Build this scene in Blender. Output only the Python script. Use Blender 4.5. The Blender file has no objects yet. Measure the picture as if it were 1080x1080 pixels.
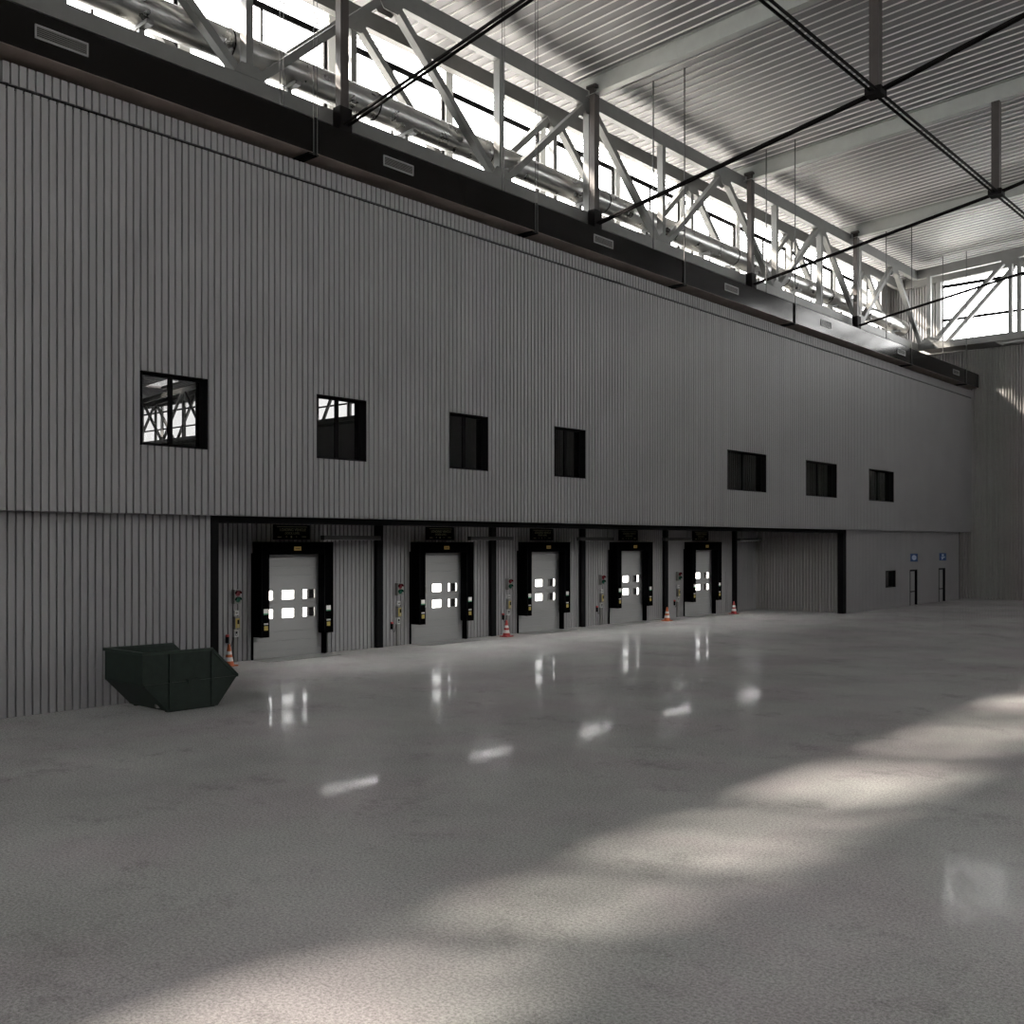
import bpy, bmesh, math, random
from mathutils import Vector, Matrix
random.seed(7)
S = bpy.context.scene
COL = S.collection

# ------------------------------------------------------------------ camera
cam_d = bpy.data.cameras.new('camera'); cam = bpy.data.objects.new('camera', cam_d); COL.objects.link(cam)
cam.location = (0, 0, 3.81)
cam.rotation_euler = (math.pi/2, 0, math.atan(952/1080))
cam_d.sensor_width = 36; cam_d.sensor_fit = 'HORIZONTAL'; cam_d.lens = 36.0
cam_d.shift_y = 32/1080
cam_d.clip_end = 600
S.camera = cam

# ------------------------------------------------------------------ world, sun, exposure
WORLD_STRENGTH = 12.0
SUN_STRENGTH = 52.0
world = bpy.data.worlds.new('overcast_white_sky'); S.world = world; world.use_nodes = True
bg = world.node_tree.nodes['Background']
bg.inputs[0].default_value = (1.0, 0.995, 0.99, 1); bg.inputs[1].default_value = WORLD_STRENGTH
sd = bpy.data.lights.new('sun', 'SUN'); sun = bpy.data.objects.new('sun', sd); COL.objects.link(sun)
sd.energy = SUN_STRENGTH; sd.angle = math.radians(3.2); sd.color = (1.0, 0.90, 0.80)
sun.rotation_euler = Vector((1.0, 0.88, -1.015)).to_track_quat('-Z', 'Y').to_euler()
S.view_settings.view_transform = 'Standard'; S.view_settings.look = 'None'
S.view_settings.exposure = 0.0; S.view_settings.gamma = 1.0
S.view_settings.use_curve_mapping = False
cy = S.cycles
cy.use_denoising = True
cy.max_bounces = 10; cy.diffuse_bounces = 5; cy.glossy_bounces = 5; cy.transparent_max_bounces = 24
cy.sample_clamp_indirect = 8.0; cy.caustics_reflective = False; cy.caustics_refractive = False

# ------------------------------------------------------------------ helpers
def mat(name, col, rough=0.6, metal=0.0, var=0.0, scale=2.0, ior=1.5, bump=0.0, bscale=200.0, rvar=0.0, spec=0.5):
    m = bpy.data.materials.new(name); m.use_nodes = True
    nt = m.node_tree; b = nt.nodes['Principled BSDF']
    b.inputs['Base Color'].default_value = (*col, 1); b.inputs['Roughness'].default_value = rough
    b.inputs['Metallic'].default_value = metal; b.inputs['IOR'].default_value = ior
    b.inputs['Specular IOR Level'].default_value = spec
    tc = nt.nodes.new('ShaderNodeTexCoord')
    if var > 0:
        n = nt.nodes.new('ShaderNodeTexNoise'); n.inputs['Scale'].default_value = scale; n.inputs['Detail'].default_value = 6
        nt.links.new(tc.outputs['Object'], n.inputs['Vector'])
        r = nt.nodes.new('ShaderNodeMapRange'); r.inputs['From Min'].default_value = 0.3; r.inputs['From Max'].default_value = 0.7
        r.inputs['To Min'].default_value = 1-var; r.inputs['To Max'].default_value = 1+var
        nt.links.new(n.outputs['Fac'], r.inputs['Value'])
        mx = nt.nodes.new('ShaderNodeVectorMath'); mx.operation = 'SCALE'; mx.inputs[0].default_value = col
        nt.links.new(r.outputs[0], mx.inputs['Scale']); nt.links.new(mx.outputs[0], b.inputs['Base Color'])
        if rvar > 0:
            r2 = nt.nodes.new('ShaderNodeMapRange'); r2.inputs['From Min'].default_value = 0.3; r2.inputs['From Max'].default_value = 0.7
            r2.inputs['To Min'].default_value = max(0, rough-rvar); r2.inputs['To Max'].default_value = rough+rvar
            nt.links.new(n.outputs['Fac'], r2.inputs['Value']); nt.links.new(r2.outputs[0], b.inputs['Roughness'])
    if bump > 0:
        n2 = nt.nodes.new('ShaderNodeTexNoise'); n2.inputs['Scale'].default_value = bscale; n2.inputs['Detail'].default_value = 2
        nt.links.new(tc.outputs['Object'], n2.inputs['Vector'])
        bp = nt.nodes.new('ShaderNodeBump'); bp.inputs['Strength'].default_value = bump; bp.inputs['Distance'].default_value = 0.01
        nt.links.new(n2.outputs['Fac'], bp.inputs['Height']); nt.links.new(bp.outputs[0], b.inputs['Normal'])
    return m

def glass_mat(name, tint, refl):
    m = bpy.data.materials.new(name); m.use_nodes = True; nt = m.node_tree
    nt.nodes.remove(nt.nodes['Principled BSDF'])
    out = nt.nodes['Material Output']
    t = nt.nodes.new('ShaderNodeBsdfTransparent'); t.inputs[0].default_value = (*tint, 1)
    g = nt.nodes.new('ShaderNodeBsdfGlossy'); g.inputs['Roughness'].default_value = 0.0
    lw = nt.nodes.new('ShaderNodeLayerWeight'); lw.inputs['Blend'].default_value = 0.5
    pw = nt.nodes.new('ShaderNodeMath'); pw.operation = 'POWER'; pw.inputs[1].default_value = 5.0
    nt.links.new(lw.outputs['Facing'], pw.inputs[0])
    f = nt.nodes.new('ShaderNodeMath'); f.operation = 'MULTIPLY_ADD'; f.inputs[1].default_value = 0.9; f.inputs[2].default_value = refl
    nt.links.new(pw.outputs[0], f.inputs[0])
    mx = nt.nodes.new('ShaderNodeMixShader')
    nt.links.new(f.outputs[0], mx.inputs[0]); nt.links.new(t.outputs[0], mx.inputs[1]); nt.links.new(g.outputs[0], mx.inputs[2])
    nt.links.new(mx.outputs[0], out.inputs['Surface'])
    return m

def floor_mat():
    m = bpy.data.materials.new('polished_concrete'); m.use_nodes = True
    nt = m.node_tree; N = nt.nodes; L = nt.links; b = N['Principled BSDF']
    tc = N.new('ShaderNodeTexCoord')
    def noise(scale, detail, stretch=(1, 1, 1), rough=0.55):
        mp = N.new('ShaderNodeMapping'); mp.inputs['Scale'].default_value = stretch
        L.new(tc.outputs['Object'], mp.inputs['Vector'])
        n = N.new('ShaderNodeTexNoise'); n.inputs['Scale'].default_value = scale; n.inputs['Detail'].default_value = detail
        n.inputs['Roughness'].default_value = rough; L.new(mp.outputs[0], n.inputs['Vector']); return n
    def rng(n, a, c, lo, hi):
        r = N.new('ShaderNodeMapRange'); r.inputs['From Min'].default_value = a; r.inputs['From Max'].default_value = c
        r.inputs['To Min'].default_value = lo; r.inputs['To Max'].default_value = hi
        L.new(n.outputs['Fac'] if 'Fac' in n.outputs else n.outputs[0], r.inputs['Value']); return r
    def mul(x, y):
        q = N.new('ShaderNodeMath'); q.operation = 'MULTIPLY'; L.new(x.outputs[0], q.inputs[0]); L.new(y.outputs[0], q.inputs[1]); return q
    a = rng(noise(0.25, 8, (1, 1, 1), 0.62), 0.35, 0.65, 0.86, 1.13)
    s = rng(noise(0.55, 12, (1, 1, 1), 0.82), 0.36, 0.46, 0.72, 1.0)
    g = rng(noise(30, 5, (1, 1, 1), 0.9), 0.38, 0.62, 0.58, 1.42)
    v = mul(mul(a, s), g)
    tint = N.new('ShaderNodeMix'); tint.data_type = 'RGBA'
    tn = rng(noise(0.35, 6), 0.45, 0.6, 0, 1); L.new(tn.outputs[0], tint.inputs[0])
    tint.inputs[6].default_value = (0.362, 0.362, 0.350, 1); tint.inputs[7].default_value = (0.366, 0.346, 0.347, 1)
    sc = N.new('ShaderNodeVectorMath'); sc.operation = 'SCALE'
    L.new(tint.outputs[2], sc.inputs[0]); L.new(v.outputs[0], sc.inputs['Scale']); L.new(sc.outputs[0], b.inputs['Base Color'])
    # fine polished grains: only part of the surface is glossy
    rr = rng(noise(34, 3), 0.48, 0.60, 0.55, 0.035); L.new(rr.outputs[0], b.inputs['Roughness'])
    sp = rng(noise(34, 3), 0.48, 0.60, 0.15, 0.5); L.new(sp.outputs[0], b.inputs['Specular IOR Level'])
    b.inputs['IOR'].default_value = 1.12
    bn = noise(60, 2); bp = N.new('ShaderNodeBump'); bp.inputs['Strength'].default_value = 0.03; bp.inputs['Distance'].default_value = 0.004
    L.new(bn.outputs['Fac'], bp.inputs['Height']); L.new(bp.outputs[0], b.inputs['Normal'])
    return m

def emit_mat(name, col, s):
    m = bpy.data.materials.new(name); m.use_nodes = True; b = m.node_tree.nodes['Principled BSDF']
    b.inputs['Emission Color'].default_value = (*col, 1); b.inputs['Emission Strength'].default_value = s
    b.inputs['Base Color'].default_value = (0.8, 0.8, 0.8, 1); return m

M = dict(
    wall=mat('grey_cladding', (0.240, 0.236, 0.241), 0.55, var=0.05, scale=0.5, spec=0.3),
    wall_end=mat('grey_cladding_end', (0.275, 0.266, 0.262), 0.55, var=0.05, scale=0.5, spec=0.3),
    floor=floor_mat(),
    black=mat('black_steel', (0.005, 0.005, 0.0055), 0.7, spec=0.08),
    rubber=mat('black_rubber', (0.0015, 0.0015, 0.0017), 0.9, spec=0.0),
    frame=mat('black_frame', (0.003, 0.003, 0.0035), 0.7, spec=0.08),
    darkcol=mat('brown_black_column', (0.055, 0.048, 0.045), 0.5, var=0.1, scale=3, spec=0.3),
    rod=mat('dark_steel_rod', (0.006, 0.005, 0.005), 0.7, spec=0.1),
    hanger=mat('dull_steel_rod', (0.06, 0.06, 0.06), 0.5),
    rafter=mat('pale_grey_green_paint', (0.32, 0.33, 0.31), 0.5, var=0.05, scale=2),
    truss=mat('grey_green_steel_paint', (0.145, 0.147, 0.14), 0.5, var=0.07, scale=2.5),
    deck=mat('grey_white_roof_sheet', (0.215, 0.210, 0.220), 0.4, var=0.03, scale=1),
    rib_lit=mat('painted_lit_rib', (0.72, 0.71, 0.70), 0.4),  # light catching the roof ribs, put into their colour
    slat=mat('white_slat', (0.75, 0.75, 0.73), 0.5),
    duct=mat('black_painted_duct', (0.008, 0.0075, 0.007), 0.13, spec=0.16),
    tube=mat('galvanised_pipe', (0.45, 0.45, 0.44), 0.32, metal=0.9, var=0.12, scale=2.0, rvar=0.08),
    grille=mat('grey_grille', (0.30, 0.30, 0.30), 0.5),
    leaf=mat('grey_door_leaf', (0.26, 0.26, 0.26), 0.5, spec=0.3),
    skip=mat('dark_green_paint', (0.0095, 0.0175, 0.0135), 0.55, var=0.25, scale=6, spec=0.3),
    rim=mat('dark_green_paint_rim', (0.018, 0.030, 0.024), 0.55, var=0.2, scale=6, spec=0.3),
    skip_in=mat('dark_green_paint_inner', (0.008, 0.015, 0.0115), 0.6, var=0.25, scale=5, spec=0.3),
    orange=mat('orange_plastic', (0.50, 0.11, 0.03), 0.5),
    red=mat('red_plastic', (0.36, 0.035, 0.035), 0.5),
    white=mat('white_band', (0.62, 0.60, 0.58), 0.5),
    boxw=mat('white_box', (0.42, 0.42, 0.42), 0.5),
    boxg=mat('grey_box', (0.16, 0.16, 0.15), 0.5),
    yellow=mat('yellow_label', (0.34, 0.26, 0.06), 0.5),
    amber=mat('amber_label', (0.42, 0.27, 0.06), 0.5),
    green=mat('green_label', (0.06, 0.24, 0.12), 0.5),
    glassr=mat('red_lens', (0.12, 0.015, 0.02), 0.25),
    glassg=mat('green_lens', (0.01, 0.07, 0.042), 0.25),
    blue=mat('blue_sign', (0.035, 0.08, 0.22), 0.4),
    pict=mat('pale_blue_symbol', (0.42, 0.50, 0.66), 0.5),
    signtext=mat('dull_yellow_lettering', (0.30, 0.30, 0.19), 0.6),
    pane=mat('dark_window_glass', (0.004, 0.004, 0.004), 0.0, ior=1.75),
    clear=glass_mat('clear_pane', (0.985, 0.985, 0.98), 0.03),
    batten=mat('dark_lamp_body', (0.055, 0.055, 0.055), 0.6, spec=0.1),
    brown=mat('brown_underside', (0.27, 0.22, 0.19), 0.5, var=0.18, scale=1.5),
    plate=mat('steel_plate', (0.20, 0.20, 0.195), 0.4),
    outside=mat('pale_yard_concrete', (0.55, 0.54, 0.52), 0.8),
    lamp=emit_mat('lamp_strip', (1, 0.985, 0.96), 82.0),
)

class MB:
    def __init__(s): s.v = []; s.f = []
    def add(s, vs, fs):
        o = len(s.v); s.v += [tuple(v) for v in vs]; s.f += [tuple(i+o for i in f) for f in fs]; return s
    def box(s, x0, x1, y0, y1, z0, z1):
        if x0 > x1: x0, x1 = x1, x0
        if y0 > y1: y0, y1 = y1, y0
        if z0 > z1: z0, z1 = z1, z0
        v = [(x0,y0,z0),(x1,y0,z0),(x1,y1,z0),(x0,y1,z0),(x0,y0,z1),(x1,y0,z1),(x1,y1,z1),(x0,y1,z1)]
        return s.add(v, [(0,3,2,1),(4,5,6,7),(0,1,5,4),(1,2,6,5),(2,3,7,6),(3,0,4,7)])
    def bar(s, p, q, w, h, up=(0,0,1)):
        """rectangular bar from p to q; w across, h along the 'up' side"""
        p, q = Vector(p), Vector(q); d = (q-p).normalized(); u = Vector(up)
        r = d.cross(u)
        if r.length < 1e-5: r = d.cross(Vector((1,0,0)))
        r.normalize(); u = r.cross(d).normalized()
        r *= w/2; u *= h/2
        v = [p-r-u, p+r-u, p+r+u, p-r+u, q-r-u, q+r-u, q+r+u, q-r+u]
        return s.add(v, [(0,1,2,3),(7,6,5,4),(0,4,5,1),(1,5,6,2),(2,6,7,3),(3,7,4,0)])
    def rod(s, p, q, r, n=8, r2=None):
        p, q = Vector(p), Vector(q); d = (q-p).normalized(); r2 = r if r2 is None else r2
        a = d.orthogonal().normalized(); b = d.cross(a)
        v = [p+(a*math.cos(t)+b*math.sin(t))*r for t in [2*math.pi*i/n for i in range(n)]]
        v += [q+(a*math.cos(t)+b*math.sin(t))*r2 for t in [2*math.pi*i/n for i in range(n)]]
        f = [(i, (i+1) % n, n+(i+1) % n, n+i) for i in range(n)] + [tuple(range(n-1,-1,-1)), tuple(range(n, 2*n))]
        return s.add(v, f)
    def prism(s, pts, ext):
        """closed polygon pts (3d) pushed by ext"""
        n = len(pts); e = Vector(ext); v = [Vector(p) for p in pts]; v += [p+e for p in v[:n]]
        f = [tuple(range(n-1,-1,-1)), tuple(range(n, 2*n))] + [(i, (i+1) % n, n+(i+1) % n, n+i) for i in range(n)]
        return s.add(v, f)
    def lathe(s, prof, c, n=20):
        v = []; f = []
        for r, z in prof:
            v += [(c[0]+r*math.cos(2*math.pi*i/n), c[1]+r*math.sin(2*math.pi*i/n), c[2]+z) for i in range(n)]
        for k in range(len(prof)-1):
            f += [(k*n+i, k*n+(i+1) % n, (k+1)*n+(i+1) % n, (k+1)*n+i) for i in range(n)]
        f += [tuple(range(n-1,-1,-1)), tuple((len(prof)-1)*n+i for i in range(n))]
        return s.add(v, f)
    def build(s, name, m, parent=None, smooth=False, fix=True):
        me = bpy.data.meshes.new(name); me.from_pydata(s.v, [], s.f); me.materials.append(m)
        if fix:
            bm = bmesh.new(); bm.from_mesh(me); bmesh.ops.recalc_face_normals(bm, faces=bm.faces); bm.to_mesh(me); bm.free()
        if smooth:
            for p in me.polygons: p.use_smooth = True
            try: me.set_sharp_from_angle(angle=math.radians(40))
            except Exception: pass
        o = bpy.data.objects.new(name, me); COL.objects.link(o)
        if parent is not None: o.parent = parent
        return o

def thing(name, loc=(0,0,0), label=None, cat=None, group=None, kind=None):
    o = bpy.data.objects.new(name, None); o.empty_display_size = 0.2; COL.objects.link(o); o.location = loc
    return tag(o, label, cat, group, kind)
def tag(o, label=None, cat=None, group=None, kind=None):
    if label: o['label'] = label
    if cat: o['category'] = cat
    if group: o['group'] = group
    if kind: o['kind'] = kind
    return o
def struct(o, label=None, cat=None): return tag(o, label, cat, None, 'structure')
def dup(root, loc, label=None):
    def cp(o, parent):
        c = o.copy(); COL.objects.link(c)
        if parent is not None: c.parent = parent
        for ch in [k for k in bpy.data.objects if k.parent == o]: cp(ch, c)
        return c
    kids = {}
    for k in bpy.data.objects:
        if k.parent is not None: kids.setdefault(k.parent.name, []).append(k)
    def cp2(o, parent):
        c = o.copy(); COL.objects.link(c)
        if parent is not None: c.parent = parent
        for ch in kids.get(o.name, []): cp2(ch, c)
        return c
    r = cp2(root, None); r.location = loc
    if label: r['label'] = label
    return r

def ribs(a0, a1, pitch, groove, depth, lip=0.008, phase=0.0):
    """profile [(a, depth)] : flat crest, narrow groove"""
    out = [(a0, 0.0)]; k = math.floor((a0-phase)/pitch)
    while True:
        c = phase + k*pitch; k += 1
        if c-groove/2 <= a0+1e-4: continue
        if c+groove/2 >= a1-1e-4: break
        out += [(c-groove/2, 0.0), (c-groove/2+lip, depth), (c+groove/2-lip, depth), (c+groove/2, 0.0)]
    out.append((a1, 0.0)); return out

def sheet(name, m, prof, b0, b1, fn, holes=(), parent=None, back=0.12, rib_mat=None):
    """ribbed sheet with rectangular holes; fn(a, b, d) -> xyz, d = distance behind the front"""
    mb = MB(); front_low = set()
    cuts = sorted({h[0] for h in holes} | {h[1] for h in holes})
    pr = []
    for i in range(len(prof)-1):
        (a, d), (a2, d2) = prof[i], prof[i+1]; pr.append((a, d))
        for c in cuts:
            if a+1e-5 < c < a2-1e-5: pr.append((c, d+(d2-d)*(c-a)/(a2-a)))
    pr.append(prof[-1])
    for i in range(len(pr)-1):
        (a, d), (a2, d2) = pr[i], pr[i+1]; mid = (a+a2)/2
        if a2-a < 1e-6: continue
        top = b1
        segs = [(b0, top)]
        for h in holes:
            if h[0] <= mid <= h[1]:
                ns = []
                for s0, s1 in segs:
                    if h[2] > s0: ns.append((s0, min(s1, h[2])))
                    if h[3] < s1: ns.append((max(s0, h[3]), s1))
                segs = [q for q in ns if q[1]-q[0] > 1e-4]
        for s0, s1 in segs:
            v = [fn(a, s0, d), fn(a2, s0, d2), fn(a2, s1, d2), fn(a, s1, d), fn(a, s0, back), fn(a2, s0, back), fn(a2, s1, back), fn(a, s1, back)]
            if rib_mat and min(d, d2) < 0.01: front_low.add(len(mb.f))
            mb.add(v, [(0,1,2,3), (4,7,6,5), (0,4,5,1), (3,2,6,7)])
    o = mb.build(name, m, parent, fix=False)
    if rib_mat:
        o.data.materials.append(rib_mat); V = o.data.vertices; dmax = max(d for _, d in prof)
        for p in o.data.polygons:
            if p.index in front_low: p.material_index = 1
    return o

# ------------------------------------------------------------------ dimensions
XU, XL, XB, XO = -22.48, -22.87, -28.20, -28.10     # upper facade, lower walls, dock wall, outer clerestory wall
YE = 72.58                                             # end wall
YR = -24.0                                             # rear wall
XR = 100.0                                             # far right wall
ZO, ZT = 4.49, 14.04
PITCH = 0.1797
RIDGE = 36.0
def deck_z(x): return 22.66 + 0.055*((x if x < RIDGE else 2*RIDGE-x) + 24.7)

# ------------------------------------------------------------------ floor, yard outside
struct(MB().box(XB-0.3, XR+0.3, YR-0.3, YE+0.3, -0.3, 0.0).build('floor', M['floor']),
       'polished grey concrete floor of the hall', 'floor')
struct(MB().box(XB-60, XB-0.31, YR-20, YE+60, -0.4, -0.1).build('yard_ground', M['outside']),
       'pale concrete yard outside behind the dock doors', 'ground')

struct(MB().box(XB-4.2, XB-0.31, 12.0, 53.0, 4.75, 4.95).build('sun_blocker', M['black']),
       'added unseen canopy outside above the dock doors, shading them', 'blocker')  # unseen slab added to keep direct sun off the dock doors

# ------------------------------------------------------------------ upper facade with windows
WIN = [(12.31, 14.07), (17.44, 19.20), (22.57, 24.33), (27.75, 29.51), (39.70, 43.26), (47.40, 50.96), (55.15, 58.70)]
WZ0, WZ1 = 6.11, 7.86
fY = lambda X: (lambda a, b, d: (X-d, a, b))
wl = sheet('wall_left', M['wall'], ribs(YR, YE-0.002, PITCH, 0.046, 0.07, phase=9.24), ZO, 13.53, fY(XU),
           holes=[(a, b, WZ0, WZ1) for a, b in WIN], back=0.28)
struct(wl, 'tall grey ribbed metal facade of the building inside the hall', 'wall')
cap = sheet('parapet_cladding', M['wall'], ribs(YR, YE-0.002, PITCH, 0.046, 0.07, phase=9.30), 13.585, ZT, fY(XU+0.03), back=0.3, parent=wl)
MB().box(XU-0.28, XU-0.05, YR, YE-0.01, 13.50, 13.60).build('parapet_groove', M['black'], wl)
# building body behind the facade: top slab and soffit
struct(MB().box(XB+0.15, XU-0.29, YR, YE-0.01, ZT-0.35, ZT-0.05).build('ceiling_block_top', M['black']), 'flat top of the inner building under the ducts', 'roof slab')
struct(MB().box(XB-0.3, XU-0.10, YR, YE-0.01, ZO+0.0, ZO+0.25).build('ceiling_soffit', M['wall']), 'grey soffit over the loading dock bays', 'ceiling')
struct(MB().box(XU-3.2, XU-3.1, YR, YE-0.01, ZO+0.26, ZT-0.36).build('wall_inner', M['black']), 'dark partition inside the upper storey', 'wall')

WORDS = ['first and nearest upper window, above the green skip', 'second upper window, reflecting a bright roof truss',
         'third upper window from the near end, small and square', 'fourth upper window, the last small square one before the wide ones',
         'first of the three wide upper windows', 'middle of the three wide upper windows', 'last wide upper window, nearest the end wall']
def window(name, xf, y0, y1, z0, z1, label, reveal=0.25, fr=0.07, mull=True):
    w = thing(name, (xf-reveal, (y0+y1)/2, z0), label, 'window', 'upper windows' if mull else None, 'structure')
    X1 = 0.012+reveal; hy = (y1-y0)/2; H = z1-z0
    lin = MB()
    lin.box(-0.03, X1, -hy, -hy+0.02, 0, H).box(-0.03, X1, hy-0.02, hy, 0, H).box(-0.03, X1, -hy, hy, H-0.02, H).box(-0.03, X1, -hy, hy, 0, 0.02)
    lin.build('reveal_lining', M['frame'], w)
    g = MB(); g.box(-0.03, 0.03, -hy+0.021, -hy+fr, 0.021, H-0.021).box(-0.03, 0.03, hy-fr, hy-0.021, 0.021, H-0.021)
    g.box(-0.03, 0.03, -hy+fr, hy-fr, H-fr, H-0.021).box(-0.03, 0.03, -hy+fr, hy-fr, 0.021, fr)
    g.build('window_frame', M['frame'], w)
    if mull:
        MB().box(-0.04, 0.045, -0.05, 0.05, fr, H-fr).build('mullion', M['frame'], w)
        MB().box(-0.004, 0.004, -hy+fr, -0.05, fr, H-fr).build('pane', M['pane'], w)
        MB().box(-0.004, 0.004, 0.05, hy-fr, fr, H-fr).build('pane', M['pane'], w)
    else:
        MB().box(-0.004, 0.004, -hy+fr, hy-fr, fr, H-fr).build('pane', M['pane'], w)
    return w
for i, (a, b) in enumerate(WIN):
    window('window_%d' % (i+1), XU, a, b, WZ0, WZ1, 'black framed two-pane window, ' + WORDS[i])

# ------------------------------------------------------------------ lower walls
DL, DR = 14.62, 52.15            # dock opening between the two black corner posts
struct(sheet('wall_lower_near', M['wall'], ribs(YR, 14.40, PITCH, 0.046, 0.07, phase=9.41), 0, ZO, fY(XL)),
       'grey ribbed lower wall behind the green skip, left of the dock', 'wall')
RD = [(62.27, 63.49), (67.27, 68.47)]
wr = struct(sheet('wall_lower_far', M['wall'], ribs(52.99, 71.2, PITCH, 0.046, 0.07, phase=52.3), 0, ZO, fY(XL),
       holes=[(58.50, 60.01, 1.19, 2.17)] + [(a, b, 0, 2.15) for a, b in RD]), 'grey ribbed lower wall with two personnel doors, right of the dock', 'wall')
struct(MB().box(XL-0.4, XL+0.005, 71.2, 71.32, 0, ZO).build('trim_1', M['black']), 'black corner trim at the far end of the lower wall', 'trim')
struct(MB().box(XL-3.0, XL-2.9, 53.3, YE-0.02, 0, ZO-0.01).build('wall_room_back', M['wall']), 'grey wall inside the far lower rooms', 'wall')
window('window_8', XL, 58.50, 60.01, 1.19, 2.17, 'small black window low in the far wall beside the two doors', reveal=0.2, mull=False)
for i, (a, b) in enumerate(RD):
    d = thing('door_%d' % (i+1), (XL, (a+b)/2, 0), ['grey personnel door, the nearer to the small low window', 'grey personnel door, the nearer to the end wall'][i], 'door', 'personnel doors', 'structure')
    hy = (b-a)/2
    MB().box(-0.20, 0.012, -hy, -hy+0.09, 0, 2.15).box(-0.20, 0.012, hy-0.09, hy, 0, 2.15).box(-0.20, 0.012, -hy+0.09, hy-0.09, 2.05, 2.15).build('door_frame', M['frame'], d)
    MB().box(-0.17, -0.12, -hy+0.09, hy-0.09, 0.01, 2.05).build('door_leaf', M['wall'], d)
    MB().box(-0.12, -0.07, -hy+0.10, hy-0.12, 0.78, 0.84).build('push_bar', M['frame'], d)
    # projecting blue sign above the door
    s = thing('pictogram_sign', (XL, a+0.12, 2.65), ['square blue pictogram sign over the personnel door nearer the small low window',
              'square blue pictogram sign over the personnel door nearer the end wall'][i], 'sign', 'blue pictogram signs')
    MB().box(0.0, 0.42, 0.0, 0.03, 0.0, 0.47).build('sign_panel', M['blue'], s)
    pm = MB(); cx = 0.22
    if i == 0:
        pm.lathe([(0.001, -0.004), (0.135, -0.004), (0.135, 0.004), (0.001, 0.004)], (0, 0, 0), 20)
        pm.v = [(cx+x, -0.006+z, 0.24+y*1.15) for x, y, z in pm.v]
    else:
        pm.lathe([(0.001, -0.004), (0.07, -0.004), (0.07, 0.004), (0.001, 0.004)], (0, 0, 0), 16)
        pm.v = [(cx+x, -0.006+z, 0.34+y) for x, y, z in pm.v]
        pm.prism([(cx-0.13, -0.010, 0.22), (cx+0.13, -0.010, 0.26), (cx+0.13, -0.010, 0.20), (cx+0.03, -0.010, 0.16), (cx-0.02, -0.010, 0.06), (cx-0.08, -0.010, 0.06), (cx-0.05, -0.010, 0.16)], (0, 0.008, 0))
    pm.build('pictogram', M['pict'], s)

# ------------------------------------------------------------------ dock bay shell
DOORY = [19.26, 26.20, 32.32, 38.78, 45.34]
wb = sheet('wall_back', M['wall'], ribs(YR, YE, PITCH, 0.046, 0.07, phase=19.1), 0, ZO-0.002, fY(XB+0.001),
           holes=[(y+0.04, y+2.84, -0.1, 3.46) for y in DOORY], back=0.2)
struct(wb, 'grey ribbed wall at the back of the loading dock bays', 'wall')
fX = lambda Y: (lambda a, b, d: (a, Y+d, b))
we = sheet('wall_side', M['wall_end'], ribs(XB+0.01, XL-0.002, PITCH, 0.10, 0.16, lip=0.012, phase=0.03), 0, ZO-0.002, fX(52.99), back=0.22)
struct(we, 'ribbed side wall closing the dock recess next to the far black post', 'wall')
struct(MB().box(XB, XL-0.01, 14.30, 14.395, 0, ZO-0.002).build('wall_recess_near', M['wall']), 'side wall of the dock recess at its near end', 'wall')
struct(MB().box(XL-0.30, XL+0.02, DL+0.003, DR-0.003, ZO-0.18, ZO-0.003).build('trim_2', M['black']), 'black steel lintel beam along the whole dock opening', 'beam')
struct(MB().box(XL-0.30, XL+0.03, 14.40, DL, 0, ZO-0.003).build('trim_3', M['black']), 'black corner post of the dock opening beside the green skip', 'post')
struct(MB().box(XL-0.30, XL+0.03, 52.62, 52.985, 0, ZO-0.003).box(XL-0.30, XL+0.03, DR, 52.62, ZO-0.18, ZO-0.003).build('trim_4', M['black']), 'black corner post of the dock opening at its far end', 'post')
for i, y in enumerate([24.60, 30.70, 36.68, 43.50, 50.45]):
    c = MB(); c.box(XB+0.003, XB+0.02, y-0.15, y+0.15, 0, ZO-0.01).box(XB+0.02, XB+0.13, y-0.015, y+0.015, 0, ZO-0.01).box(XB+0.13, XB+0.16, y-0.15, y+0.15, 0, ZO-0.01)
    o = c.build('steel_column', M['black'])
    tag(o, 'black steel column on the dock back wall, ' + ['right of the dock door nearest the skip', 'between the second and third dock doors', 'between the third and fourth dock doors',
        'between the fourth and fifth dock doors', 'just past the farthest dock door, behind a red cone'][i], 'column', 'columns on the dock wall', 'structure')

NTH = ['nearest the green skip', 'second from the green skip', 'in the middle of the five', 'fourth from the green skip', 'farthest from the green skip']

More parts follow.
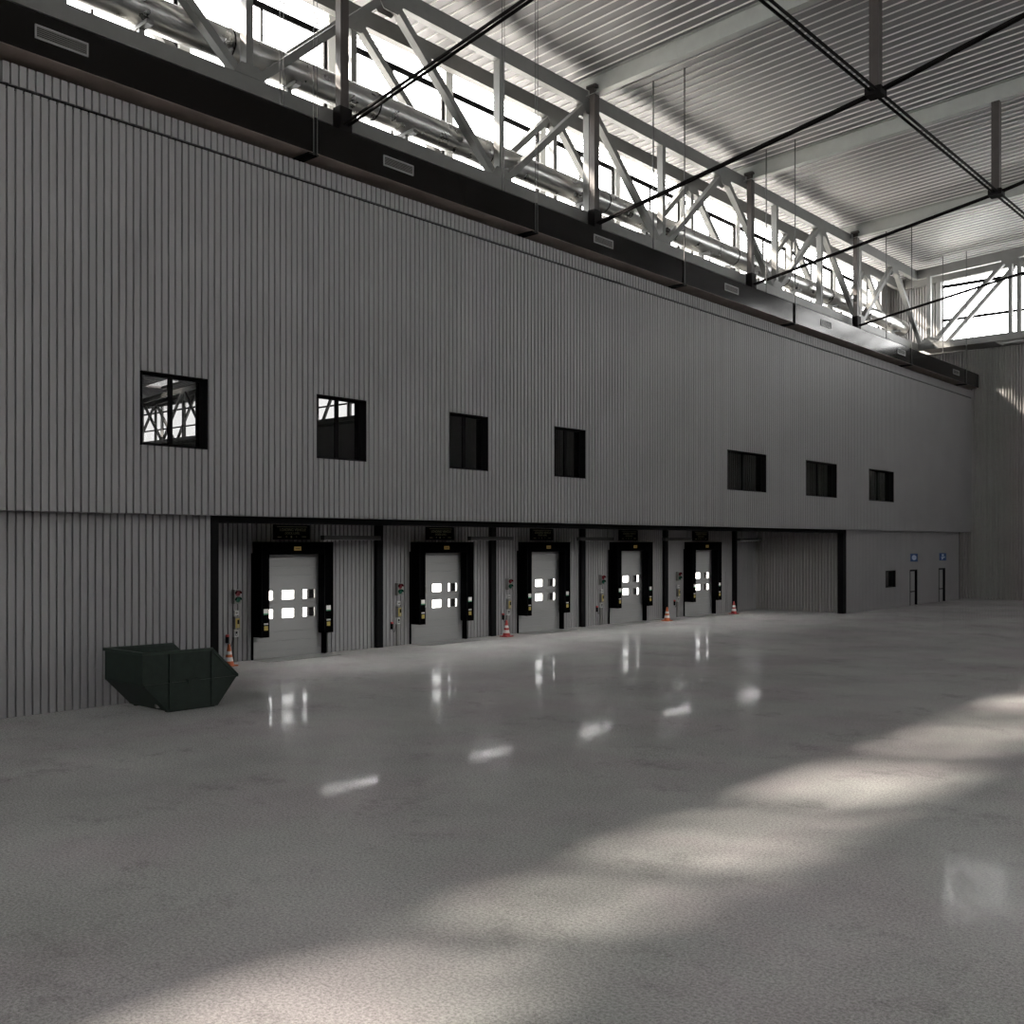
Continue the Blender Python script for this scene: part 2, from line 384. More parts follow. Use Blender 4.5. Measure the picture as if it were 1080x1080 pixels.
# ---- sectional doors
def sect_door():
    d = thing('door_3', (XB, DOORY[0], 0), 'grey sectional dock door with small vision panels, ' + NTH[0], 'door', 'dock doors', 'structure')
    wins = [(z0, z1, 0.33+k*0.85, 0.87+k*0.85) for k in range(3) for z0, z1 in ((1.28, 1.62), (1.89, 2.23))]
    pr = ribs(0.0, 3.45, 0.305, 0.014, 0.012, lip=0.004, phase=0.25)
    pr = [(a, q) for a, q in pr if not (1.15 < a < 2.6 and not (1.74 < a < 1.80))]
    sheet('door_leaf', M['leaf'], pr, 0.045, 2.835, lambda a, b, q: (-0.02-q, b, a), holes=wins, back=0.06, parent=d)
    for z0, z1, y0, y1 in wins:
        f = MB(); f.box(-0.07, -0.012, y0-0.004, y0+0.018, z0, z1).box(-0.07, -0.012, y1-0.018, y1+0.004, z0, z1)
        f.box(-0.07, -0.012, y0+0.018, y1-0.018, z0-0.004, z0+0.018).box(-0.07, -0.012, y0+0.018, y1-0.018, z1-0.018, z1+0.004)
        f = f.build('vision_panel_frame', M['boxg'], d)
        MB().box(-0.045, -0.040, y0+0.018, y1-0.018, z0+0.018, z1-0.018).build('pane', M['clear'], f)
    MB().box(-0.02, 0.20, 2.835, 2.90, 0, 3.46).build('guide_rail', M['rubber'], d)
    MB().box(-0.02, 0.05, -0.02, 0.045, 0, 3.46).build('guide_rail', M['rubber'], d)
    MB().box(-0.37, -0.25, 2.48, 2.70, 0, 3.4).build('outside_post', M['black'], d)
    MB().box(-0.37, -0.25, 0.10, 0.32, 0, 3.4).build('outside_post', M['black'], d)
    return d
d0 = sect_door()

# ---- dock shelters (black cushions)
def shelter():
    s = thing('dock_shelter', (XB, DOORY[0], 0), 'black cushion surround of the dock door ' + NTH[0], 'dock shelter', 'black dock shelters')
    F = 0.55
    for y0, y1 in ((0.0, 0.30), (2.52, 2.90)):
        p = MB().box(0.21 if y0 > 1 else 0.06, F, y0, y1, 0.75, 3.81).build('side_cushion', M['rubber'], s)
        MB().box(F, F+0.004, y0+0.0, y0+0.012, 0.75, 3.8).build('edge_piping', M['black'], p)
        c = y0+0.17
        l = MB().box(F, F+0.006, c-0.09, c+0.09, 1.53, 1.67).build('warning_label', M['white'], s); l['label'] = 'small white label'
        l = MB().box(F, F+0.006, c-0.09, c+0.09, 1.49, 1.53).build('warning_label', M['green'], s); l['label'] = 'small green label strip'
        l = MB().box(F, F+0.006, c-0.08, c+0.08, 1.16, 1.21).build('warning_label', M['boxw'], s); l['label'] = 'narrow grey label'
        l = MB().box(F, F+0.006, c-0.07, c+0.07, 0.98, 1.12).build('warning_label', M['yellow'], s); l['label'] = 'small yellow label'
    h = MB().box(0.06, F, 0.30, 2.52, 3.41, 3.81).build('head_cushion', M['rubber'], s)
    MB().box(0.05, F+0.004, 0.0, 2.90, 3.81, 3.825).build('top_edging', M['black'], h)
    l = MB().box(F, F+0.006, 1.27, 1.55, 3.54, 3.67).build('warning_label', M['amber'], s); l['label'] = 'small amber label'
    MB().box(F+0.006, F+0.008, 1.32, 1.50, 3.59, 3.61).build('print_line', M['rubber'], l)
    return s
sh0 = shelter()

# ---- sign board over each door
def text(body, size, loc, m, parent, ext=0.003):
    cu = bpy.data.curves.new('lettering', 'FONT'); cu.body = body; cu.size = size; cu.align_x = 'CENTER'; cu.extrude = ext
    cu.materials.append(m); o = bpy.data.objects.new('lettering', cu); COL.objects.link(o)
    me = bpy.data.meshes.new_from_object(o.evaluated_get(bpy.context.evaluated_depsgraph_get())); me.name = 'lettering'
    if not me.materials: me.materials.append(m)
    bpy.data.objects.remove(o); bpy.data.curves.remove(cu)
    o = bpy.data.objects.new('lettering', me); COL.objects.link(o)
    o.rotation_euler = (math.pi/2, 0, math.pi/2); o.location = loc; o.parent = parent; return o
def board():
    b = thing('door_sign', (XB, DOORY[0]+0.82, 3.90), 'black lettered sign board over the dock door ' + NTH[0], 'sign', 'black signs over the dock doors')
    MB().box(0.003, 0.12, 0, 1.42, 0.0, 0.50).build('sign_panel', M['frame'], b)
    text('LOADING VEHICLE', 0.125, (0.123, 0.72, 0.285), M['signtext'], b)
    text('DOCK LEVEL', 0.105, (0.123, 0.70, 0.175), M['signtext'], b)
    MB().box(0.12, 0.124, 0.08, 1.30, 0.42, 0.432).build('rule_line', M['signtext'], b)
    for y0, y1, z0, z1 in ((0.10, 0.26, 0.07, 0.10), (0.44, 0.48, 0.08, 0.12), (0.63, 0.68, 0.06, 0.13), (0.84, 0.88, 0.08, 0.12), (1.08, 1.26, 0.08, 0.11)):
        MB().box(0.12, 0.124, y0, y1, z0, z1).build('small_symbol', M['signtext'], b)
    return b
bd0 = board()

# ---- steel plate in the floor in front of each door
def leveller():
    p = thing('dock_plate', (XB, DOORY[0], 0), 'flat steel dock plate in the floor at the door ' + NTH[0], 'dock plate', 'dock plates in the floor')
    MB().box(0.03, 0.90, 0.06, 2.90, 0.001, 0.010).build('plate', M['plate'], p)
    MB().box(0.90, 0.93, 0.03, 2.93, 0.001, 0.011).box(0.03, 0.90, 0.03, 0.06, 0.001, 0.011).box(0.03, 0.90, 2.90, 2.93, 0.001, 0.011).build('edge_frame', M['boxg'], p)
    return p
lv0 = leveller()

# ---- wall equipment left of each door
def signal():
    s = thing('signal_lamp', (XB, DOORY[0]-0.62, 1.86), 'red and green signal lamp left of the dock door ' + NTH[0], 'signal lamp', 'dock signal lamps')
    MB().box(0.003, 0.16, -0.12, 0.12, 0, 0.45).build('lamp_housing', M['boxg'], s)
    for z, m, n in ((0.325, 'glassr', 'red'), (0.125, 'glassg', 'green')):
        l = MB().rod((0.16, 0, z), (0.175, 0, z), 0.085, 18).build('lens', M[m], s); l['label'] = n + ' round lens'
        v = MB()
        pts = [(0.16, 0.10*math.cos(t), z+0.10*math.sin(t)) for t in [math.pi*k/10 for k in range(11)]]
        pt2 = [(0.16, 0.088*math.cos(t), z+0.088*math.sin(t)) for t in [math.pi*k/10 for k in range(10, -1, -1)]]
        for k in range(10):
            v.prism([pts[k], pts[k+1], pt2[9-k], pt2[10-k]], (0.09, 0, 0))
        v.build('visor', M[m], s)
    return s
def sbox():
    s = thing('switch_box', (XB, DOORY[0]-0.62, 1.49), 'pale switch box under the signal lamp, dock door ' + NTH[0], 'switch box', 'pale switch boxes')
    MB().box(0.003, 0.10, -0.075, 0.075, 0, 0.15).build('box_body', M['boxw'], s)
    MB().rod((0.10, 0, 0.075), (0.125, 0, 0.075), 0.03, 12).build('push_button', M['boxg'], s)
    return s
def cbox():
    s = thing('control_box', (XB, DOORY[0]-0.60, 1.05), 'grey control box with yellow label, dock door ' + NTH[0], 'control box', 'dock control boxes')
    MB().box(0.003, 0.13, -0.10, 0.10, 0, 0.40).build('box_body', M['boxg'], s)
    MB().box(0.13, 0.135, -0.08, 0.06, 0.04, 0.34).build('face_label', M['yellow'], s)
    MB().box(0.135, 0.14, -0.02, 0.05, 0.16, 0.30).build('display', M['frame'], s)
    for z in (0.08, 0.13): MB().rod((0.135, 0.0, z), (0.15, 0.0, z), 0.015, 10).build('push_button', M['boxw'], s)
    MB().box(0.003, 0.10, 0.10, 0.14, 0.02, 0.38).build('hinge_side', M['boxw'], s)
    return s
def ibox():
    s = thing('socket_box', (XB, DOORY[0]-0.62, 0.80), 'white socket box above the cable duct, dock door ' + NTH[0], 'socket box', 'white socket boxes')
    MB().box(0.003, 0.09, -0.075, 0.075, 0, 0.22).build('box_body', M['boxw'], s)
    MB().box(0.09, 0.096, -0.035, 0.035, 0.04, 0.18).build('cover', M['frame'], s)
    MB().box(0.096, 0.10, -0.02, 0.02, 0.06, 0.10).build('rocker', M['boxw'], s)
    return s
def trunk():
    s = MB().box(0.003, 0.07, -0.055, 0.055, 0, 0.79).build('cable_trunking', M['boxg'])
    s.location = (XB, DOORY[0]-0.64, 0)
    return tag(s, 'dark vertical cable duct below the boxes, dock door ' + NTH[0], 'cable duct', 'cable ducts by the dock doors')
def pendant():
    s = thing('pendant_control', (XB, DOORY[0]-0.92, 0.62), 'small pendant control with red top, dock door ' + NTH[0], 'pendant control', 'pendant controls')
    MB().box(0.005, 0.07, -0.04, 0.04, 0, 0.20).build('handset', M['frame'], s)
    MB().box(0.005, 0.075, -0.04, 0.04, 0.20, 0.27).build('red_cap', M['red'], s)
    c = MB(); P = []
    for k in range(13):
        t = k/12; P.append((0.04, 0.042+0.165*t, 0.02-0.22*math.sin(math.pi*t)*(1-0.25*t)+0.16*t))
    for k in range(12): c.rod(P[k], P[k+1], 0.008, 6)
    c.build('cable', M['frame'], s)
    return s
eq = [signal(), sbox(), cbox(), ibox(), trunk(), pendant()]
for i in range(1, 5):
    dy = DOORY[i]-DOORY[0]
    for o in [d0, sh0, bd0, lv0] + eq:
        n = dup(o, (o.location.x, o.location.y+dy, o.location.z), o['label'].replace(NTH[0], NTH[i]))
        if o is d0: n.name = 'door_%d' % (i+3)

# ---- linear lamps hanging in the bays
def batten():
    b = thing('batten_lamp', (-25.30, 21.0, 3.88), '', 'lamp', 'hanging batten lamps')
    L = 1.15
    MB().box(-0.09, 0.09, -L, L, 0.02, 0.14).box(-0.09, -0.08, -L, L, 0, 0.02).box(0.08, 0.09, -L, L, 0, 0.02).box(-0.08, 0.08, -L, -L+0.01, 0, 0.02).box(-0.08, 0.08, L-0.01, L, 0, 0.02).build('lamp_housing', M['batten'], b)
    MB().box(-0.075, 0.075, -L+0.03, L-0.03, 0.008, 0.019).build('light_strip', M['lamp'], b)
    for y in (-0.85, 0.85): MB().rod((0, y, 0.14), (0, y, ZO-3.88-0.001), 0.008, 6).build('hanger_rod', M['rod'], b)
    return b
BL = ['between the first and second dock doors', 'between the second and third dock doors', 'between the third and fourth dock doors', 'between the fourth and fifth dock doors', 'past the farthest dock door, by the recess corner']
b0 = batten()
for i, y in enumerate([21.0, 27.55, 33.90, 40.15, 46.95]):
    lab = 'grey batten lamp hanging under the dock soffit, ' + ['before the first steel column', 'before the second steel column', 'before the third steel column', 'before the fourth steel column', 'before the last steel column'][i]
    if i == 0: b0['label'] = lab
    else: dup(b0, (b0.location.x, y, b0.location.z), lab)

# ---- cones
def cone(name_loc, m, label, grp):
    c = thing('traffic_cone', name_loc, label, 'traffic cone', grp)
    b = bmesh.new()
    bx = MB().box(-0.20, 0.20, -0.20, 0.20, 0.0, 0.035)
    bx.build('base', M[m], c)
    H, r0, r1 = 0.66, 0.155, 0.03
    R = lambda z: r0+(r1-r0)*(z-0.035)/(H-0.035)
    zs = [0.035, 0.15, 0.27, 0.355, 0.455, 0.66]
    cols = [m, 'white', m, 'white', m]
    for k in range(5):
        a, e = zs[k], zs[k+1]
        o = MB().lathe([(R(a), a), (R(e), e)], (0, 0, 0), 24).build('body' if cols[k] == m else 'reflective_band', M[cols[k]], c, smooth=True)
    return c
cone((-27.43, 17.92, 0), 'orange', 'orange traffic cone standing behind the corner of the green skip', 'orange traffic cones')
cone((-27.55, 30.92, 0), 'red', 'red traffic cone beside the column between the second and third dock doors', 'red traffic cones')
cone((-27.25, 42.31, 0), 'orange', 'orange traffic cone in front of the column after the fourth dock door', 'orange traffic cones')
cone((-27.25, 48.82, 0), 'red', 'red traffic cone past the farthest dock door, by the dark recess', 'red traffic cones')

# ---- skip container
def skip():
    s = thing('skip_container', (-21.7, 12.6, 0), 'dark green open-topped steel skip standing on the floor by the ribbed wall', 'skip')
    x0, x1 = -0.85, 0.85
    # side outline (y, z), y relative to 12.6
    bl, br = -0.52, 0.72
    out = [(bl, 0.03), (br, 0.03), (1.24, 0.67), (0.56, 1.34), (-1.15, 1.36), (-1.15, 0.68)]
    T = 0.04
    for x in (x0, x1-T):
        o = MB().prism([(x, y, z) for y, z in out], (T, 0, 0)).build('side_plate', M['skip'], s)
        xo = x1 if x > 0 else x0-0.035
        # stiffening ribs, crease and lug on the outer face
        r = MB()
        for yr in (-0.50, 0.57):
            r.box(xo, xo+0.035, yr-0.03, yr+0.03, 0.04, 1.34)
        r.bar((xo+0.017, -1.12, 0.66), (xo+0.017, 1.20, 0.66), 0.035, 0.03)
        r.bar((xo+0.017, 0.60, 1.31), (xo+0.017, 1.22, 0.69), 0.035, 0.05)
        r.build('stiffening_rib', M['skip'], s)
        r = MB(); r.box(xo, xo+0.12, -0.10, 0.17, 0.63, 0.71); r.build('lifting_lug', M['skip'], s)
    MB().box(x0+T, x1-T, -1.15, -1.15+T, 0.68, 1.36).build('end_plate', M['skip'], s)
    MB().prism([(x0+T, -1.15, 0.68), (x0+T, bl, 0.03), (x0+T, bl+0.05, 0.03), (x0+T, -1.15+T, 0.70)], (x1-x0-2*T, 0, 0)).build('sloping_plate', M['skip'], s)
    MB().prism([(x0+T, br, 0.03), (x0+T, 1.24, 0.67), (x0+T, 1.19, 0.67), (x0+T, br-0.05, 0.05)], (x1-x0-2*T, 0, 0)).build('sloping_plate', M['skip'], s)
    MB().box(x0+T, x1-T, bl, br, 0.03, 0.07).build('bottom_plate', M['skip_in'], s)
    rim = MB(); rw = 0.07
    rim.bar((x1, -1.17, 1.36), (x1, 0.58, 1.345), rw, 0.07).bar((x0, -1.17, 1.36), (x0, 0.58, 1.345), rw, 0.07)
    rim.bar((x0-0.035, -1.15, 1.36), (x1+0.035, -1.15, 1.36), rw, 0.07)
    for x in (x0, x1): rim.bar((x, 0.56, 1.34), (x, 1.24, 0.68), rw, 0.06)
    rim.bar((x0-0.035, 1.22, 0.68), (x1+0.035, 1.22, 0.68), 0.06, 0.06)
    rim.build('top_rim', M['rim'], s)
    MB().bar((x0+0.15, -0.50, 0.0425), (x0+0.15, 0.70, 0.0425), 0.12, 0.085).bar((x1-0.15, -0.50, 0.0425), (x1-0.15, 0.70, 0.0425), 0.12, 0.085).build('runner', M['skip'], s)
    b = MB(); b.rod((x1-0.35, -0.62, 0.14), (x1-0.28, -0.62, 0.14), 0.06, 14); b.build('pulley', M['boxg'], s)
    return s
skip()

# ------------------------------------------------------------------ hall shell
# left outer wall: clerestory
POSTY = [-16.2, -11.1, -6.0, -0.3, 5.4, 11.1, 16.8, 22.5, 28.2, 33.9, 39.4, 45.1, 50.8, 57.0, 63.4]
CZ0, CZ1 = 16.95, 21.42
def outer_wall(sx, name, label):
    """sx = +1: surface faces +x (left side wall); -1: faces -x (right wall)"""
    X = XO if sx > 0 else XR
    fn = lambda a, b, d: (X-sx*d, a, b)
    w = sheet(name, M['wall_end'], ribs(YR, YE, PITCH, 0.105, 0.10, lip=0.012), ZO+0.251 if sx > 0 else 0, 22.60, fn,
              holes=[(YR+1.5, 71.1, CZ0, 22.3)], back=0.3)
    struct(w, label, 'wall')
    ed = [YR+1.5] + POSTY + [71.1]
    k = 9 if sx > 0 else 40
    wd = thing('window_%d' % k, (0, 0, 0), 'long clerestory window band high on the %s side of the hall' % ('dock' if sx > 0 else 'opposite'), 'window', None, 'structure')
    for y in POSTY:
        MB().box(X-sx*0.25, X+sx*0.02, y-0.19, y+0.19, CZ0, 22.3).build('window_post', M['slat'], wd)
    fr = MB()
    for a, b in zip(ed[:-1], ed[1:]):
        a += 0.19; b -= 0.19
        f = MB(); xx = (X-sx*0.16, X-sx*0.08)
        f.box(*xx, a, b, CZ1-0.20, CZ1).box(*xx, b-0.12, b, CZ0+0.1, CZ1-0.20).box(*xx, a, a+0.05, CZ0+0.1, CZ1-0.20).box(*xx, a, b, CZ0, CZ0+0.1)
        f.box(*xx, (a+b)/2-0.035, (a+b)/2+0.035, CZ0+0.1, CZ1-0.20)
        f.build('window_frame', M['black'], wd)
        MB().box(X-sx*0.125, X-sx*0.119, a, b, CZ0+0.1, CZ1-0.20).build('pane', M['clear'], wd)
        MB().box(X-sx*0.125, X-sx*0.119, a, b, CZ1, 22.3).build('pane', M['clear'], wd)
        z = CZ1+0.17; sl = MB()
        while z < 22.25:
            sl.box(X-sx*0.15, X-sx*0.10, a, b, z, z+0.018); z += 0.16
        sl.build('glazing_bars', M['truss'], wd)
    return w
outer_wall(1, 'wall_outer', 'ribbed outer wall with clerestory behind the roof trusses on the dock side')
outer_wall(-1, 'wall_right', 'ribbed wall on the far opposite side of the hall')

# end wall with clerestory
EX = [-24.45 + 5.1*k for k in range(0, 24)]
fE = lambda a, b, d: (a, YE+d, b)
we2 = sheet('wall_end', M['wall_end'], ribs(XO, XR, PITCH, 0.10, 0.16, lip=0.012, phase=-22.4), 0, 22.4, fE, holes=[(-24.45, 97.5, 17.0, 22.2)], back=0.3)
struct(we2, 'ribbed end wall of the hall under the end clerestory', 'wall')
g = MB(); g.prism([(XO, YE, 22.4), (XR, YE, 22.4), (XR, YE, deck_z(XR)+0.12), (RIDGE, YE, deck_z(RIDGE)+0.12), (XO, YE, deck_z(XO)+0.12)], (0, 0.25, 0)); 
struct(g.build('wall_gable', M['wall_end']), 'gable strip above the end clerestory', 'wall')
wd = thing('window_10', (0, 0, 0), 'clerestory window band high on the end wall', 'window', None, 'structure')
ed = EX[:-0] if False else EX
xs = [-24.45] + [-24.45+5.6*k for k in range(1, 22)] + [97.5]
for a, b in zip(xs[:-1], xs[1:]):
    b2 = b-0.35
    MB().box(b-0.35, b, YE-0.02, YE+0.25, 17.0, 22.2).build('window_post', M['slat'], wd)
    f = MB(); yy = (YE+0.1, YE+0.18)
    f.box(a, b2, *yy, 21.33, 21.55).box(a, b2, *yy, 19.02, 19.20).box(a, b2, *yy, 17.0, 17.1).box(a, a+0.05, *yy, 17.1, 21.33).box(b2-0.05, b2, *yy, 17.1, 21.33)
    f.build('window_frame', M['black'], wd)
    MB().box(a, b2, YE+0.13, YE+0.136, 17.1, 21.33).build('pane', M['clear'], wd)
    MB().box(a, b2, YE+0.13, YE+0.136, 21.55, 22.2).build('pane', M['clear'], wd)
    MB().box(a, b2, YE+0.10, YE+0.16, 21.70, 21.72).box(a, b2, YE+0.10, YE+0.16, 21.86, 21.88).box(a, b2, YE+0.10, YE+0.16, 22.02, 22.04).build('glazing_bars', M['truss'], wd)
rw = MB(); Y0_, Y1_ = YR-0.3, YR
rw.box(XO-0.3, XR+0.3, Y0_, Y1_, 0, 17.0).box(XO-0.3, XR+0.3, Y0_, Y1_, 22.0, 26.2)
struct(rw.build('wall_rear', M['wall_end']), 'rear wall of the hall behind the viewer', 'wall')
wd = thing('window_12', (0, 0, 0), 'added unseen window band high on the rear wall, brightening the hall', 'window', None, 'structure')  # unseen glazing added to light the near facade and floor
for k in range(23):
    a = XO-0.3+5.6*k; MB().box(a, a+0.4, Y0_, Y1_, 17.0, 22.0).build('window_post', M['slat'], wd)
    MB().box(a+0.4, min(a+5.6, XR+0.3), YR-0.16, YR-0.154, 17.0, 22.0).build('pane', M['clear'], wd)

# roof deck with ribs; skylights on the far slope
def deck_fn(side):
    def fn(a, b, d):
        return (b, a, deck_z(b) + d)
    return fn
pr = []
y = YR
while y < YE+0.3:
    pr += [(y, 0.05), (y+0.44, 0.05), (y+0.446, 0.0), (y+0.468, 0.0), (y+0.474, 0.05)]; y += 0.50
pr = [p for p in pr if p[0] < YE+0.3] + [(YE+0.3, 0.09)]
SKY = [(71.2, 76.8, 67.3, 69.7)]
cl = thing('ceiling', (0, 0, 0), 'white ribbed sheet metal roof over the whole hall', 'roof', None, 'structure')
sheet('roof_sheet', M['deck'], pr, XO-0.3, RIDGE, deck_fn(0), back=0.3, parent=cl, rib_mat=M['rib_lit'])
sheet('roof_sheet', M['deck'], pr, RIDGE, XR+0.3, deck_fn(1), holes=[(a3, a4, a1, a2) for a1, a2, a3, a4 in SKY], back=0.3, parent=cl, rib_mat=M['rib_lit'])
sk = thing('window_11', (0, 0, 0), 'flat skylight in the far slope of the roof near the end wall', 'window', None, 'structure')
for a1, a2, a3, a4 in SKY:
    MB().prism([(a1, a3, deck_z(a1)+0.28), (a2, a3, deck_z(a2)+0.28), (a2, a4, deck_z(a2)+0.28), (a1, a4, deck_z(a1)+0.28)], (0, 0, 0.02)).build('pane', M['clear'], sk)

# ------------------------------------------------------------------ lattice girders
BC0, BC1, TC0, TC1 = 16.78, 17.24, 21.55, 22.15
def girder(name, fn, s0, s1, bottoms, tops, label, group, posts_top=(), posts_bot=(), w=0.30, slope=False, plates=True):
    t = thing(name, fn(s0, 0, 0), label, 'roof truss', group)
    o = Vector(fn(s0, 0, 0))
    F = lambda s, q, z: tuple(Vector(fn(s, q, z))-o)
    def bx(s0_, s1_, q0, q1, z0, z1):
        a = Vector(F(s0_, q0, z0)); b = Vector(F(s1_, q1, z1)); return MB().box(a.x, b.x, a.y, b.y, z0, z1)
    bx(s0, s1, -w/2, w/2, BC0, BC1).build('bottom_chord', M['truss'], t)
    up = (lambda s: deck_z(s)-0.42-TC1) if slope else (lambda s: 0.0)
    cuts = [s0] + ([RIDGE] if slope else []) + [s1]
    m = MB()
    for ca, cb in zip(cuts[:-1], cuts[1:]):
        m.prism([F(ca, -w/2, TC0+up(ca)), F(cb, -w/2, TC0+up(cb)), F(cb, -w/2, TC1+up(cb)), F(ca, -w/2, TC1+up(ca))], Vector(F(s0, w/2, 0))-Vector(F(s0, -w/2, 0)))
    m.build('top_chord', M['truss'], t)
    nodes = sorted([(s, 0) for s in bottoms] + [(s, 1) for s in tops])
    for s, k in nodes:
        if (k == 0 and (posts_bot == 'all' or s in posts_bot)) or (k == 1 and (posts_top == 'all' or s in posts_top)):
            if s-0.14 > s0 and s+0.14 < s1: bx(s-0.12, s+0.12, -0.15, 0.15, BC1, TC0+up(s)).build('post', M['truss'], t)
        if plates and s0+0.6 < s < s1-0.6:
            zc, zo = (BC1, BC1+0.34) if k == 0 else (TC0+up(s), TC0+up(s)-0.34)
            for q in (-0.172, 0.152):
                pts = [F(s-0.55, q, zc), F(s+0.55, q, zc), F(s+0.30, q, zo), F(s-0.30, q, zo)]
                e = Vector(F(s, q+0.02, zc))-Vector(F(s, q, zc))
                MB().prism(pts, e).build('gusset_plate', M['truss'], t)
    for (a, ka), (b, kb) in zip(nodes[:-1], nodes[1:]):
        if ka == kb: continue
        sg = 1 if b > a else -1
        p = F(a+0.28, 0, BC1 if ka == 0 else TC0+up(a)); q = F(b-0.28, 0, BC1 if kb == 0 else TC0+up(b))
        side = Vector(F(a, 1, 0))-Vector(F(a, 0, 0))
        m = MB(); d = (Vector(q)-Vector(p)).normalized()
        m.bar(p, q, 0.28, 0.25, up=side.cross(d))
        m.build('diagonal', M['truss'], t)
    return t
bot = [71.5-10.87*k for k in range(0, 9)]; tp = [66.05-10.87*k for k in range(0, 9)]
bot = [round(b, 2) for b in bot]; tp = [round(b, 2) for b in tp]
G = lambda X, sx: (lambda s, q, z: (X-0.15*sx+q*sx, s, z))
girder('roof_truss', G(-25.2, 1), YR+0.05, 70.12, bot, tp, 'long grey steel roof truss on the dock side, front one above the black duct', 'long side trusses', posts_top=tp[1::2], posts_bot='all')
girder('roof_truss', G(-27.05, 1), YR+0.05, YE-0.03, bot, tp, 'long grey steel roof truss on the dock side, rear one next to the clerestory glass', 'long side trusses', posts_top='all', posts_bot=[])
girder('roof_truss', G(97.0, -1), YR+0.05, 70.12, bot, tp, 'long grey steel roof truss on the opposite side of the hall', 'long side trusses', posts_top='all', posts_bot='all')
eb = [-24.5+10.2*k for k in range(12)]; et = [-19.4+10.2*k for k in range(12)]
E_ = lambda Y: (lambda s, q, z: (s, Y-q, z))
girder('roof_truss', E_(70.28), -25.34, 97.0, eb, et, 'grey steel roof truss across the end wall, front one', 'end wall trusses', posts_top='all', posts_bot=[-24.5], slope=True)
girder('roof_truss', E_(72.2), -26.8, 97.0, eb, et, 'grey steel roof truss across the end wall, rear one against the glass', 'end wall trusses', posts_top='all', posts_bot=[-24.5], plates=False, slope=True)
# floor plate and cross bracing between the two end trusses
t = thing('truss_bracing', (-24.0, 71.2, 16.80), 'grey plate and crossed bars between the two end wall trusses', 'bracing')
MB().box(-1.0, 3.6, -0.75, 0.82, -0.01, 0.02).build('bottom_plate', M['truss'], t)
for k in range(0, 20):
    a = 3.7+5.1*k
    if a+5 > 120: break
    MB().bar((a, -0.72, 0.1), (a+5.0, 0.78, 0.1), 0.10, 0.10).bar((a, 0.78, 0.1), (a+5.0, -0.72, 0.1), 0.10, 0.10).build('cross_brace', M['truss'], t)

# ------------------------------------------------------------------ portal columns, rafters and tie rods
BAY = [-18.7, -5.7, 7.3, 20.3, 33.3, 46.3, 59.2]
BW = ['first behind the viewer', 'second behind the viewer', 'above the near end of the facade', 'above the second upper window', 'above the gap after the four small windows', 'above the first wide upper window', 'closest to the end wall']
for i, y in enumerate(BAY):
    c = thing('roof_column', (-24.93, y, 16.6), 'dark brown steel column on the front truss, ' + BW[i], 'column', 'dark roof columns')
    MB().box(-0.10, -0.08, -0.16, 0.16, 0.0, 5.55).box(0.13, 0.15, -0.16, 0.16, 0.0, 5.55).box(-0.08, 0.13, -0.16, -0.14, 0.0, 5.55).box(-0.08, 0.13, 0.14, 0.16, 0, 5.55).build('shaft', M['darkcol'], c)
    MB().box(-0.12, 0.22, -0.24, 0.24, -0.14, 0.62).build('foot_bracket', M['rod'], c)
    MB().box(-0.22, 0.24, -0.24, 0.24, 5.55, 5.66).build('cap_plate', M['darkcol'], c)
    r = thing('rafter', (-24.9, y, deck_z(-24.9)), 'grey steel roof rafter across the hall, ' + BW[i], 'rafter', 'roof rafters')
    for (xa, xb) in ((-25.9, RIDGE), (RIDGE, 97.5)):
        za, zb = deck_z(xa)-r.location.z, deck_z(xb)-r.location.z
        xa_, xb_ = xa+24.9, xb+24.9
        m = MB()
        m.prism([(xa_, -0.02, za-0.72), (xb_, -0.02, zb-0.72), (xb_, -0.02, zb-0.03), (xa_, -0.02, za-0.03)], (0, 0.04, 0))
        m.build('web', M['rafter'], r)
        for dz in (-0.75, -0.03):
            MB().prism([(xa_, -0.17, za+dz), (xb_, -0.17, zb+dz), (xb_, -0.17, zb+dz+0.03), (xa_, -0.17, za+dz+0.03)], (0, 0.34, 0)).build('flange', M['rafter'], r)
    # tie rods under the rafter
    t = thing('tie_rod_brace', (-24.7, y, 16.68), 'dark tie rods and post under the rafter ' + BW[i], 'tie rod', 'tie rod braces')
    for q in (-0.085, 0.085):
        MB().rod((0, q, 0.0), (11.35, q, 1.97), 0.048, 8).build('tie_rod', M['rod'], t)
        MB().rod((11.35, q, 1.97), (34.0, q, deck_z(9.3)-0.8-16.68), 0.048, 8).build('tie_rod', M['rod'], t)
    MB().box(11.19, 11.51, -0.16, 0.16, 2.1, deck_z(-13.35)-0.75-16.68).build('hanging_post', M['darkcol'], t)
    MB().box(11.08, 11.62, -0.27, 0.27, 1.85, 2.1).build('node_bracket', M['rod'], t)
p = thing('purlin_rods', (-13.35, YR+0.1, 18.65), 'pair of dark rods running lengthwise along the feet of the hanging posts', 'tie rod')
for q in (-0.10, 0.10): MB().rod((q, 0, 0.03), (q, YE-YR-0.3, 0.03), 0.048, 8).build('long_rod', M['rod'], p)

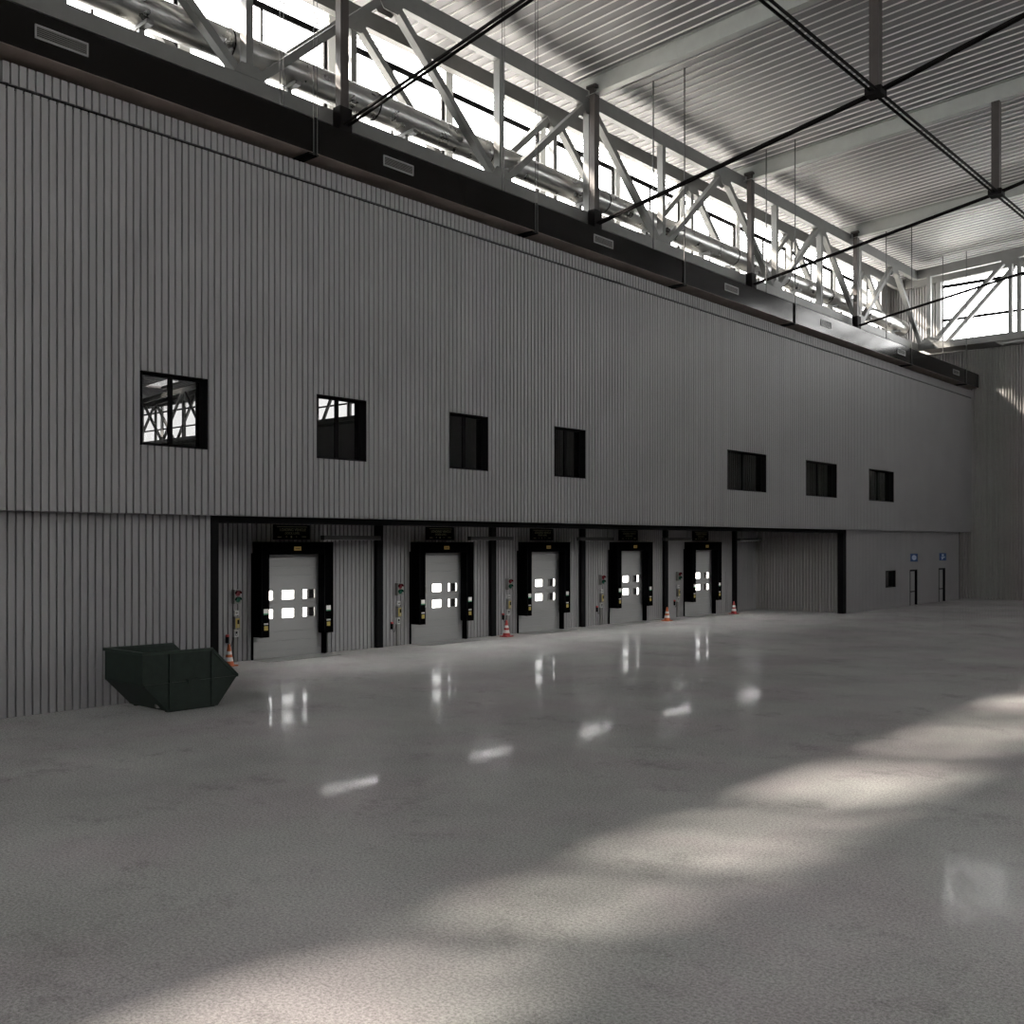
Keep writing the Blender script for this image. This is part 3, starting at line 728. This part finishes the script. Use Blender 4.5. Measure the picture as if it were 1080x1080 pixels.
# ------------------------------------------------------------------ rectangular duct
DX0, DX1, DZ0, DZ1 = -23.4, -22.0, 14.19, 15.10
HY = [-20.0, -10.6, -1.2, 8.2, 17.0, 26.15, 35.44, 45.2, 60.15, 69.85]
d = thing('air_duct', (DX1, 8.0, DZ0), 'long black-looking rectangular metal air duct hung above the facade', 'air duct')
def L_(x, y, z): return (x-DX1, y-8.0, z-DZ0)
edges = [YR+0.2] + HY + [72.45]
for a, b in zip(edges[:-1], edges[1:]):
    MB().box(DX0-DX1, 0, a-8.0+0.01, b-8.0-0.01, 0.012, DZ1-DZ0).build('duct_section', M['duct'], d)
    o = MB().box(DX0-DX1+0.01, -0.012, a-8.0+0.01, b-8.0-0.01, -0.002, 0.0115).build('underside_panel', M['brown'], d); o['label'] = 'brown underside panel'  # thin panel coloured brown, paler than the duct sections
for y in HY:
    MB().box(DX0-DX1-0.03, 0.03, y-8.05, y-7.95, -0.03, DZ1-DZ0+0.03).build('flange', M['black'], d)
    MB().box(DX0-DX1-0.06, 0.05, y-8.0-0.22, y-8.0+0.10, -0.075, -0.031).build('hanger_channel', M['black'], d)
    for x in (DX1+0.04, DX0-0.05):
        MB().rod(L_(x, y-0.06, DZ0-0.08), L_(x, y-0.06, deck_z(x)+0.02), 0.012 if y < 30 else 0.030, 6).build('hanger_rod', M['hanger'], d)
        if y < 30: MB().rod(L_(x, y+0.06, DZ0-0.08), L_(x, y+0.06, deck_z(x)+0.02), 0.012, 6).build('hanger_rod', M['hanger'], d)
for y in (-9.5, 0.2, 10.2, 20.0, 29.95, 39.2, 48.6, 58.6, 67.9):
    g = MB(); W, H = 0.58, 0.15; z = 0.49
    g.box(0.0, 0.03, y-8-W, y-8+W, z-H, z-H+0.03).box(0, 0.03, y-8-W, y-8+W, z+H-0.03, z+H).box(0, 0.03, y-8-W, y-8-W+0.03, z-H, z+H).box(0, 0.03, y-8+W-0.03, y-8+W, z-H, z+H)
    g = g.build('outlet_grille', M['grille'], d)
    s = MB()
    for k in range(6): s.box(0.004, 0.015, y-8-W+0.03, y-8+W-0.03, z-H+0.045+k*0.04, z-H+0.060+k*0.04)
    s.build('grille_blades', M['boxg'], g)

# ------------------------------------------------------------------ round pipe behind the front truss
p = thing('round_duct', (-26.15, 8.0, 18.40), 'thick round galvanised pipe running between the clerestory trusses', 'pipe')
R = 0.47
e = [YR+0.2, -18, -12, -6, 0, 6, 11.5, 17.0, 22.6, 28.15, 35.5, 40.9, 46.6, 52.2, 57.8, 63.4, 69.9]
for a, b in zip(e[:-1], e[1:]):
    MB().rod((0, a-8.0, 0), (0, b-8.0, 0), R, 32).build('pipe_section', M['tube'], p, smooth=True)
for y in e[1:]:
    MB().rod((0, y-8.02, 0), (0, y-7.98, 0), R+0.02, 32).build('joint_ring', M['rod'], p, smooth=True)
for y in [-20+4.9*k for k in range(19)]:
    if y > 69: break
    MB().box(-0.5, 0.5, y-8-0.1, y-8+0.1, -R-0.10, -R+0.02).box(-0.08, 0.08, y-8-0.08, y-8+0.08, BC1-18.40+0.002, -R-0.10).build('pipe_saddle', M['truss'], p)
    MB().box(-0.95, 0.85, y-8-0.06, y-8+0.06, BC1-18.40-0.14, BC1-18.40).build('cross_bearer', M['truss'], p)
